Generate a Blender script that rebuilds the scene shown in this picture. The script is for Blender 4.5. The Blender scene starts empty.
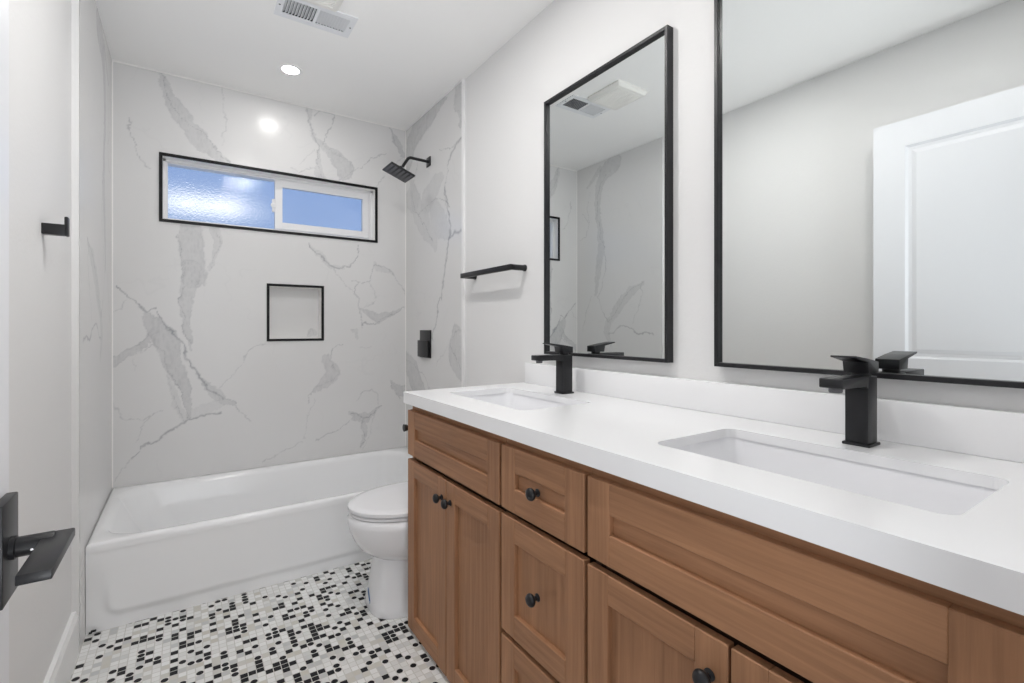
import bpy, bmesh, math, random
import numpy as np
from mathutils import Vector, Matrix
C = bpy.context.scene.collection
sc = bpy.context.scene

# ---------------------------------------------------------------- camera
W, D, H = 1.524, 3.088, 2.44            # room width between tile faces, back wall, ceiling
WR, WL = 1.536, -0.020                  # painted wall faces right and left
TH = 0.5920
cam = bpy.data.cameras.new('camera'); cam_o = bpy.data.objects.new('camera', cam); C.objects.link(cam_o)
cam_o.location = (0.3029, 0.0, 1.1182)
cam_o.rotation_euler = (math.pi/2, 0, -TH)
cam.sensor_width = 36.0; cam.lens = 485.02/1024*36
cam.shift_y = -(341.5-327.87)/1024
cam.clip_start = 0.02
sc.camera = cam_o
# ---------------------------------------------------------------- world (daylight sky beyond the window)
world = bpy.data.worlds.new('sky'); sc.world = world; world.use_nodes = True
nt = world.node_tree; N = nt.nodes; L = nt.links; N.clear()
def wn(t, **k):
    n = N.new(t)
    for a, b in k.items(): setattr(n, a, b)
    return n
def wm(op, a, b=None):
    n = wn('ShaderNodeMath', operation=op)
    for i, v in enumerate((a, b)):
        if v is None: continue
        if isinstance(v, (int, float)): n.inputs[i].default_value = v
        else: L.new(v, n.inputs[i])
    return n.outputs[0]
tc = wn('ShaderNodeTexCoord'); sp = wn('ShaderNodeSeparateXYZ'); L.new(tc.outputs['Generated'], sp.inputs[0])
ax = wm('DIVIDE', sp.outputs[0], wm('MAXIMUM', sp.outputs[1], 0.05)); ez = wm('DIVIDE', sp.outputs[2], wm('MAXIMUM', sp.outputs[1], 0.05))
noi = wn('ShaderNodeTexNoise'); noi.inputs['Scale'].default_value = 9.0; noi.inputs['Detail'].default_value = 5.0
L.new(tc.outputs['Generated'], noi.inputs['Vector'])
dn = wm('MULTIPLY', wm('SUBTRACT', noi.outputs[0], 0.5), 1.6)
q = wm('ADD', wm('POWER', wm('ABSOLUTE', wm('DIVIDE', wm('SUBTRACT', ax, 0.015), 0.075)), 2.0), wm('POWER', wm('ABSOLUTE', wm('DIVIDE', wm('SUBTRACT', ez, 0.214), 0.017)), 2.0))
cl = wm('MULTIPLY', wm('POWER', 2.718, wm('MULTIPLY', q, -1.0)), wm('ADD', 1.0, dn))
cl = wm('MINIMUM', wm('MAXIMUM', cl, 0.0), 1.0)
ramp = wn('ShaderNodeValToRGB'); L.new(sp.outputs[2], ramp.inputs[0])
e = ramp.color_ramp.elements; e[0].position = 0.0; e[0].color = (0.28, 0.37, 0.55, 1); e[1].position = 0.7; e[1].color = (0.08, 0.185, 0.46, 1)
mx = wn('ShaderNodeMix', data_type='RGBA'); L.new(cl, mx.inputs[0]); L.new(ramp.outputs[0], mx.inputs[6]); mx.inputs[7].default_value = (0.95, 0.98, 1.03, 1)
bg = wn('ShaderNodeBackground'); L.new(mx.outputs[2], bg.inputs[0]); bg.inputs[1].default_value = 1.0
L.new(bg.outputs[0], wn('ShaderNodeOutputWorld').inputs[0])
# ---------------------------------------------------------------- fill lamps added in the unseen hall behind the doorway
def area(name, loc, rot, sx, sy, power, col, spread=180):
    l = bpy.data.lights.new(name, 'AREA'); l.shape = 'RECTANGLE'; l.size = sx; l.size_y = sy; l.energy = power; l.color = col; l.spread = math.radians(spread)
    o = bpy.data.objects.new(name, l); o.location = loc; o.rotation_euler = rot; C.objects.link(o)
area('hall_fill_up', (0.55, -0.35, 0.45), (math.radians(138), 0, 0), 0.7, 0.4, 3.7, (0.93, 0.965, 1.0), 75)  # added lamp, aimed up through the doorway to brighten the ceiling
area('hall_fill_front', (0.35, -1.15, 1.1), (math.radians(88), 0, 0), 1.9, 2.1, 7.0, (0.93, 0.965, 1.0), 120)  # added wide frontal fill for tub apron and back wall, no window there
P_VIS, P_MID, P_NEAR = 1.3, 6.6, 3.7               # watts of the recessed lamps (the one over the tub, the two nearer the camera)
sc.view_settings.view_transform = 'Standard'; sc.view_settings.look = 'None'
sc.view_settings.gamma = 1.0; sc.view_settings.use_curve_mapping = False
sc.view_settings.exposure = 0.45
sc.cycles.max_bounces = 14; sc.cycles.diffuse_bounces = 8; sc.cycles.glossy_bounces = 6; sc.cycles.transmission_bounces = 8
sc.cycles.sample_clamp_indirect = 6.0

# ---------------------------------------------------------------- helpers
class B:
    def __init__(s): s.bm = bmesh.new()
    def _merge(s, t, mi=0, M=None):
        if M is not None: bmesh.ops.transform(t, matrix=M, verts=t.verts)
        for f in t.faces: f.material_index = mi
        me = bpy.data.meshes.new('tmp'); t.to_mesh(me); t.free()
        n0 = len(s.bm.faces); s.bm.from_mesh(me); s.bm.faces.ensure_lookup_table()
        for f in s.bm.faces[n0:]: f.material_index = mi
        bpy.data.meshes.remove(me); return s
    def box(s, x0, x1, y0, y1, z0, z1, bv=0.0, mi=0, M=None, seg=2):
        t = bmesh.new(); bmesh.ops.create_cube(t, size=1.0)
        for v in t.verts: v.co = Vector(((x0+x1)/2+v.co.x*(x1-x0), (y0+y1)/2+v.co.y*(y1-y0), (z0+z1)/2+v.co.z*(z1-z0)))
        if bv > 0: bmesh.ops.bevel(t, geom=list(t.edges), offset=bv, segments=seg, affect='EDGES', profile=0.5)
        return s._merge(t, mi, M)
    def lathe(s, prof, o=(0,0,0), axis=(0,0,1), seg=32, mi=0):
        # prof: list of (radius, height along the axis)
        t = bmesh.new(); rings = []
        for r, h in prof:
            if r < 1e-6: rings.append([t.verts.new((0,0,h))])
            else: rings.append([t.verts.new((r*math.cos(2*math.pi*k/seg), r*math.sin(2*math.pi*k/seg), h)) for k in range(seg)])
        for a, b in zip(rings, rings[1:]):
            for k in range(seg):
                k2 = (k+1) % seg
                if len(a) == 1 and len(b) == 1: continue
                if len(a) == 1: t.faces.new((a[0], b[k], b[k2]))
                elif len(b) == 1: t.faces.new((a[k2], a[k], b[0]))
                else: t.faces.new((a[k], b[k], b[k2], a[k2]))
        if len(rings[0]) > 1: t.faces.new(rings[0])
        if len(rings[-1]) > 1: t.faces.new(rings[-1])
        bmesh.ops.recalc_face_normals(t, faces=t.faces)
        q = Vector((0,0,1)).rotation_difference(Vector(axis))
        return s._merge(t, mi, Matrix.Translation(o) @ q.to_matrix().to_4x4())
    def tube(s, pts, r, seg=20, mi=0):
        pts = [Vector(p) for p in pts]; rr = r if isinstance(r, (list, tuple)) else [r]*len(pts)
        t = bmesh.new(); rings = []; up = None
        for i, p in enumerate(pts):
            d = ((pts[min(i+1, len(pts)-1)]-p).normalized()+(p-pts[max(i-1, 0)]).normalized()).normalized()
            if up is None: up = d.orthogonal().normalized()
            up = (up - d*up.dot(d)).normalized(); sd = d.cross(up)
            rings.append([t.verts.new(p+(up*math.cos(2*math.pi*k/seg)+sd*math.sin(2*math.pi*k/seg))*rr[i]) for k in range(seg)])
        for a, b in zip(rings, rings[1:]):
            for k in range(seg): t.faces.new((a[k], a[(k+1)%seg], b[(k+1)%seg], b[k]))
        t.faces.new(rings[0]); t.faces.new(rings[-1])
        bmesh.ops.recalc_face_normals(t, faces=t.faces)
        return s._merge(t, mi)
    def loft(s, rings, cap0=True, cap1=True, mi=0, M=None):
        t = bmesh.new(); R = [[t.verts.new(p) for p in r] for r in rings]; n = len(rings[0])
        for a, b in zip(R, R[1:]):
            for k in range(n): t.faces.new((a[k], a[(k+1)%n], b[(k+1)%n], b[k]))
        if cap0: t.faces.new(R[0])
        if cap1: t.faces.new(R[-1])
        bmesh.ops.recalc_face_normals(t, faces=t.faces)
        return s._merge(t, mi, M)
    def prism(s, poly, axis, a0, a1, bv=0.0, mi=0, M=None):
        # poly in the two other axes (order x,y,z without `axis`), extruded between a0 and a1
        t = bmesh.new()
        def P(q, a): q = list(q); q.insert(axis, a); return q
        v0 = [t.verts.new(P(p, a0)) for p in poly]; v1 = [t.verts.new(P(p, a1)) for p in poly]; n = len(poly)
        t.faces.new(v0); t.faces.new(v1)
        for k in range(n): t.faces.new((v0[k], v0[(k+1)%n], v1[(k+1)%n], v1[k]))
        bmesh.ops.recalc_face_normals(t, faces=t.faces)
        if bv > 0: bmesh.ops.bevel(t, geom=list(t.edges), offset=bv, segments=2, affect='EDGES', profile=0.5)
        return s._merge(t, mi, M)
def worldloc(o):
    v = Vector((0,0,0))
    while o is not None: v = v + o.location; o = o.parent
    return v
def obj(name, b, mats, parent=None, loc=None, smooth=True, ang=35):
    """links one mesh object; geometry is given in room coordinates"""
    bm = b.bm if isinstance(b, B) else b
    off = worldloc(parent) if parent else Vector(loc or (0,0,0))
    if off.length > 0: bmesh.ops.translate(bm, vec=-off, verts=bm.verts)
    me = bpy.data.meshes.new(name); bm.to_mesh(me); bm.free()
    for m in (mats if isinstance(mats, (list, tuple)) else [mats]): me.materials.append(m)
    if smooth: 
        for p in me.polygons: p.use_smooth = True
        me.set_sharp_from_angle(angle=math.radians(ang))
    o = bpy.data.objects.new(name, me); C.objects.link(o)
    if parent: o.parent = parent
    elif loc: o.location = loc
    return o
def thing(name, loc, label, cat, group=None):
    o = bpy.data.objects.new(name, None); o.empty_display_size = 0.05; o.location = loc; C.objects.link(o)
    tag(o, label, cat, group); return o
def tag(o, label, cat, group=None):
    o['label'] = label; o['category'] = cat
    if group: o['group'] = group
    return o
def struct(o): o['kind'] = 'structure'; return o
def rrect(x0, x1, y0, y1, r, z, n=12):
    pts = []
    for cx, cy, a0 in ((x1-r, y1-r, 0), (x0+r, y1-r, 90), (x0+r, y0+r, 180), (x1-r, y0+r, 270)):
        for k in range(n+1):
            a = math.radians(a0+90*k/n); pts.append((cx+r*math.cos(a), cy+r*math.sin(a), z))
    return pts
# ---------------------------------------------------------------- materials
def new_mat(name):
    m = bpy.data.materials.new(name); m.use_nodes = True
    return m, m.node_tree.nodes, m.node_tree.links, m.node_tree.nodes['Principled BSDF']
def mat(name, col, rough=0.5, metal=0.0, spec=0.5, bump=None, coat=0.0, var=0.0):
    m, n, l, p = new_mat(name)
    p.inputs['Base Color'].default_value = (*col, 1); p.inputs['Roughness'].default_value = rough
    p.inputs['Metallic'].default_value = metal; p.inputs['Specular IOR Level'].default_value = spec
    p.inputs['Coat Weight'].default_value = coat
    t = n.new('ShaderNodeTexCoord')
    if var:
        no = n.new('ShaderNodeTexNoise'); no.inputs['Scale'].default_value = 6.0; no.inputs['Detail'].default_value = 3.0
        l.new(t.outputs['Object'], no.inputs['Vector'])
        mxx = n.new('ShaderNodeMix'); mxx.data_type = 'RGBA'; l.new(no.outputs[0], mxx.inputs[0])
        mxx.inputs[6].default_value = (*[c*(1-var) for c in col], 1); mxx.inputs[7].default_value = (*[min(1, c*(1+var)) for c in col], 1)
        l.new(mxx.outputs[2], p.inputs['Base Color'])
    if bump:
        no = n.new('ShaderNodeTexNoise'); no.inputs['Scale'].default_value = bump[0]; no.inputs['Detail'].default_value = 3.0
        l.new(t.outputs['Object'], no.inputs['Vector'])
        b = n.new('ShaderNodeBump'); b.inputs['Strength'].default_value = bump[1]; b.inputs['Distance'].default_value = bump[2]
        l.new(no.outputs[0], b.inputs['Height']); l.new(b.outputs[0], p.inputs['Normal'])
    return m
PAINT = mat('wall_paint', (0.765, 0.762, 0.76), 0.55, spec=0.3, bump=(90, 0.25, 0.002))
CEIL = mat('ceiling_paint', (0.90, 0.895, 0.885), 0.7, spec=0.2, bump=(90, 0.2, 0.002))
TRIM = mat('white_trim_paint', (0.83, 0.83, 0.83), 0.35)
DOORP = mat('door_paint', (0.80, 0.81, 0.84), 0.35)
CAULK = mat('white_caulk', (0.86, 0.85, 0.83), 0.4)
ACRYL = mat('tub_enamel', (0.86, 0.865, 0.875), 0.12, coat=0.3)
CERAM = mat('glazed_ceramic', (0.85, 0.85, 0.87), 0.07, coat=0.5)
SEATM = mat('seat_plastic', (0.80, 0.80, 0.82), 0.18)
QUARTZ = mat('white_quartz', (0.885, 0.885, 0.895), 0.22, var=0.012)
BLACK = mat('matte_black_metal', (0.013, 0.013, 0.015), 0.36, metal=0.0, spec=0.4)
BLACKT = mat('black_trim', (0.006, 0.006, 0.007), 0.4, spec=0.25)
NUB = mat('grey_rubber_nozzles', (0.11, 0.11, 0.12), 0.5)
DARK = mat('dark_duct', (0.01, 0.01, 0.01), 0.8)
VENTW = mat('white_enamelled_steel', (0.78, 0.79, 0.81), 0.35)
FANW = mat('white_plastic', (0.80, 0.79, 0.76), 0.45)
VINYL = mat('white_vinyl', (0.82, 0.82, 0.83), 0.3)
BLUE = mat('blue_tape', (0.01, 0.13, 0.35), 0.5)
CHROME = mat('brushed_steel', (0.6, 0.6, 0.6), 0.25, metal=1.0)
GAP_SHADE = mat('shaded_cabinet_interior', (0.10, 0.055, 0.035), 0.8)  # interior wood darkened, shade of the gaps between fronts put into the colour
m, n, l, p = new_mat('mirror_glass'); MIRROR = m
p.inputs['Base Color'].default_value = (0.80, 0.825, 0.82, 1); p.inputs['Metallic'].default_value = 1.0; p.inputs['Roughness'].default_value = 0.0
tcx = n.new('ShaderNodeTexCoord'); no = n.new('ShaderNodeTexNoise'); no.inputs['Scale'].default_value = 3; l.new(tcx.outputs['Object'], no.inputs['Vector'])
mr = n.new('ShaderNodeMapRange'); mr.inputs[3].default_value = 0.0; mr.inputs[4].default_value = 0.006; l.new(no.outputs[0], mr.inputs[0]); l.new(mr.outputs[0], p.inputs['Roughness'])
def emis(name, col, s):
    m, n, l, p = new_mat(name); n.remove(p); em = n.new('ShaderNodeEmission'); em.inputs[0].default_value = (*col, 1); em.inputs[1].default_value = s
    l.new(em.outputs[0], n['Material Output'].inputs[0]); return m
# obscured window glass: rough, rippled
m, n, l, p = new_mat('obscured_glass'); GLASS = m
p.inputs['Base Color'].default_value = (0.93, 0.96, 1.0, 1); p.inputs['Transmission Weight'].default_value = 1.0; p.inputs['Roughness'].default_value = 0.06; p.inputs['IOR'].default_value = 1.4
tcx = n.new('ShaderNodeTexCoord'); no = n.new('ShaderNodeTexNoise'); no.inputs['Scale'].default_value = 130; no.inputs['Detail'].default_value = 1.5; l.new(tcx.outputs['Object'], no.inputs['Vector'])
b = n.new('ShaderNodeBump'); b.inputs['Strength'].default_value = 0.22; b.inputs['Distance'].default_value = 0.002; l.new(no.outputs[0], b.inputs['Height']); l.new(b.outputs[0], p.inputs['Normal'])
# wood with the grain along Y (horizontal rails) or Z (stiles, panels)
def wood(name, axis, k=1.0):
    m, n, l, p = new_mat(name)
    t = n.new('ShaderNodeTexCoord'); mp = n.new('ShaderNodeMapping'); l.new(t.outputs['Object'], mp.inputs[0])
    s = [85.0, 85.0, 85.0]; s[axis] = 3.5; mp.inputs['Scale'].default_value = s
    no = n.new('ShaderNodeTexNoise'); no.inputs['Scale'].default_value = 1.0; no.inputs['Detail'].default_value = 5; no.inputs['Roughness'].default_value = 0.6; no.inputs['Distortion'].default_value = 0.3
    l.new(mp.outputs[0], no.inputs['Vector'])
    mp2 = n.new('ShaderNodeMapping'); l.new(t.outputs['Object'], mp2.inputs[0]); s2 = [7.0]*3; s2[axis] = 1.0; mp2.inputs['Scale'].default_value = s2
    n2 = n.new('ShaderNodeTexNoise'); n2.inputs['Scale'].default_value = 1.0; n2.inputs['Detail'].default_value = 3; l.new(mp2.outputs[0], n2.inputs['Vector'])
    ad = n.new('ShaderNodeMath'); ad.operation = 'MULTIPLY_ADD'; l.new(no.outputs[0], ad.inputs[0]); ad.inputs[1].default_value = 0.6
    h = n.new('ShaderNodeMath'); h.operation = 'MULTIPLY'; h.inputs[1].default_value = 0.4; l.new(n2.outputs[0], h.inputs[0]); l.new(h.outputs[0], ad.inputs[2])
    r = n.new('ShaderNodeValToRGB'); l.new(ad.outputs[0], r.inputs[0]); e = r.color_ramp.elements
    e[0].position = 0.32; e[0].color = (0.25*k, 0.122*k, 0.062*k, 1); e[1].position = 0.66; e[1].color = (0.43*k, 0.220*k, 0.115*k, 1)
    l.new(r.outputs[0], p.inputs['Base Color']); p.inputs['Roughness'].default_value = 0.5; p.inputs['Specular IOR Level'].default_value = 0.3
    b = n.new('ShaderNodeBump'); b.inputs['Strength'].default_value = 0.12; b.inputs['Distance'].default_value = 0.001
    l.new(no.outputs[0], b.inputs['Height']); l.new(b.outputs[0], p.inputs['Normal'])
    return m
WOODV, WOODH = wood('stained_wood_vertical', 2), wood('stained_wood_horizontal', 1)
# veined marble-look slab, vein depth read from the mesh attribute "vein"
m, n, l, p = new_mat('veined_marble'); MARBLE = m
at = n.new('ShaderNodeAttribute'); at.attribute_name = 'vein'
t = n.new('ShaderNodeTexCoord'); no = n.new('ShaderNodeTexNoise'); no.inputs['Scale'].default_value = 2.5; no.inputs['Detail'].default_value = 4; l.new(t.outputs['Object'], no.inputs['Vector'])
m1 = n.new('ShaderNodeMix'); m1.data_type = 'RGBA'; l.new(no.outputs[0], m1.inputs[0]); m1.inputs[6].default_value = (0.69, 0.685, 0.68, 1); m1.inputs[7].default_value = (0.735, 0.73, 0.73, 1)
m2 = n.new('ShaderNodeMix'); m2.data_type = 'RGBA'; l.new(at.outputs['Fac'], m2.inputs[0]); l.new(m1.outputs[2], m2.inputs[6]); m2.inputs[7].default_value = (0.235, 0.245, 0.27, 1)
l.new(m2.outputs[2], p.inputs['Base Color']); p.inputs['Roughness'].default_value = 0.24; p.inputs['Specular IOR Level'].default_value = 0.45
# mosaic of black and white marble pieces, squares and discs
m, n, l, p = new_mat('mosaic_tile'); MOSAIC = m
def mth(op, a, b=None, c=None):
    x = n.new('ShaderNodeMath'); x.operation = op
    for i, v in enumerate((a, b, c)):
        if v is None: continue
        if isinstance(v, (int, float)): x.inputs[i].default_value = v
        else: l.new(v, x.inputs[i])
    return x.outputs[0]
def mixc(f, a, b):
    x = n.new('ShaderNodeMix'); x.data_type = 'RGBA'; l.new(f, x.inputs[0])
    for i, v in ((6, a), (7, b)):
        if isinstance(v, tuple): x.inputs[i].default_value = (*v, 1)
        else: l.new(v, x.inputs[i])
    return x.outputs[2]
t = n.new('ShaderNodeTexCoord'); sx = n.new('ShaderNodeSeparateXYZ'); l.new(t.outputs['Object'], sx.inputs[0])
PITCH = 0.0235
gx, gy = mth('DIVIDE', sx.outputs[0], PITCH), mth('DIVIDE', sx.outputs[1], PITCH)
cx_, cy_ = mth('FLOOR', gx), mth('FLOOR', gy)
fx, fy = mth('ABSOLUTE', mth('SUBTRACT', mth('SUBTRACT', gx, cx_), 0.5)), mth('ABSOLUTE', mth('SUBTRACT', mth('SUBTRACT', gy, cy_), 0.5))
def rnd(off):
    cb = n.new('ShaderNodeCombineXYZ'); l.new(cx_, cb.inputs[0]); l.new(cy_, cb.inputs[1]); cb.inputs[2].default_value = off
    wnn = n.new('ShaderNodeTexWhiteNoise'); wnn.noise_dimensions = '3D'; l.new(cb.outputs[0], wnn.inputs[0]); return wnn.outputs[0]
r1, r2, r3 = rnd(3.1), rnd(7.7), rnd(12.4)
sq = mth('LESS_THAN', mth('MAXIMUM', fx, fy), 0.445)
ds = mth('LESS_THAN', mth('SQRT', mth('ADD', mth('MULTIPLY', fx, fx), mth('MULTIPLY', fy, fy))), 0.44)
isb = mth('LESS_THAN', r1, 0.30); isd = mth('MULTIPLY', mth('LESS_THAN', r2, 0.42), isb)
rp = n.new('ShaderNodeValToRGB'); l.new(r3, rp.inputs[0]); e = rp.color_ramp.elements
e[0].position = 0.0; e[0].color = (0.58, 0.55, 0.48, 1); e[1].position = 1.0; e[1].color = (0.86, 0.86, 0.86, 1)
for ps, cc in ((0.08, (0.62, 0.60, 0.55, 1)), (0.16, (0.50, 0.51, 0.52, 1)), (0.30, (0.72, 0.72, 0.71, 1)), (0.55, (0.80, 0.80, 0.79, 1))):
    x = e.new(ps); x.color = cc
nz = n.new('ShaderNodeTexNoise'); nz.inputs['Scale'].default_value = 60; nz.inputs['Detail'].default_value = 4; l.new(t.outputs['Object'], nz.inputs['Vector'])
wc = mixc(mth('MULTIPLY', nz.outputs[0], 0.4), rp.outputs[0], (0.68, 0.68, 0.66))
gr = (0.60, 0.59, 0.56)
whitec = mixc(sq, gr, wc)
bsq = mixc(sq, gr, (0.008, 0.008, 0.010)); bds = mixc(ds, (0.74, 0.73, 0.71), (0.008, 0.008, 0.010))
col = mixc(isb, whitec, mixc(isd, bsq, bds))
l.new(col, p.inputs['Base Color']); p.inputs['Roughness'].default_value = 0.4; p.inputs['Specular IOR Level'].default_value = 0.15
b = n.new('ShaderNodeBump'); b.inputs['Strength'].default_value = 0.4; b.inputs['Distance'].default_value = 0.001; l.new(sq, b.inputs['Height']); l.new(b.outputs[0], p.inputs['Normal'])
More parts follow.
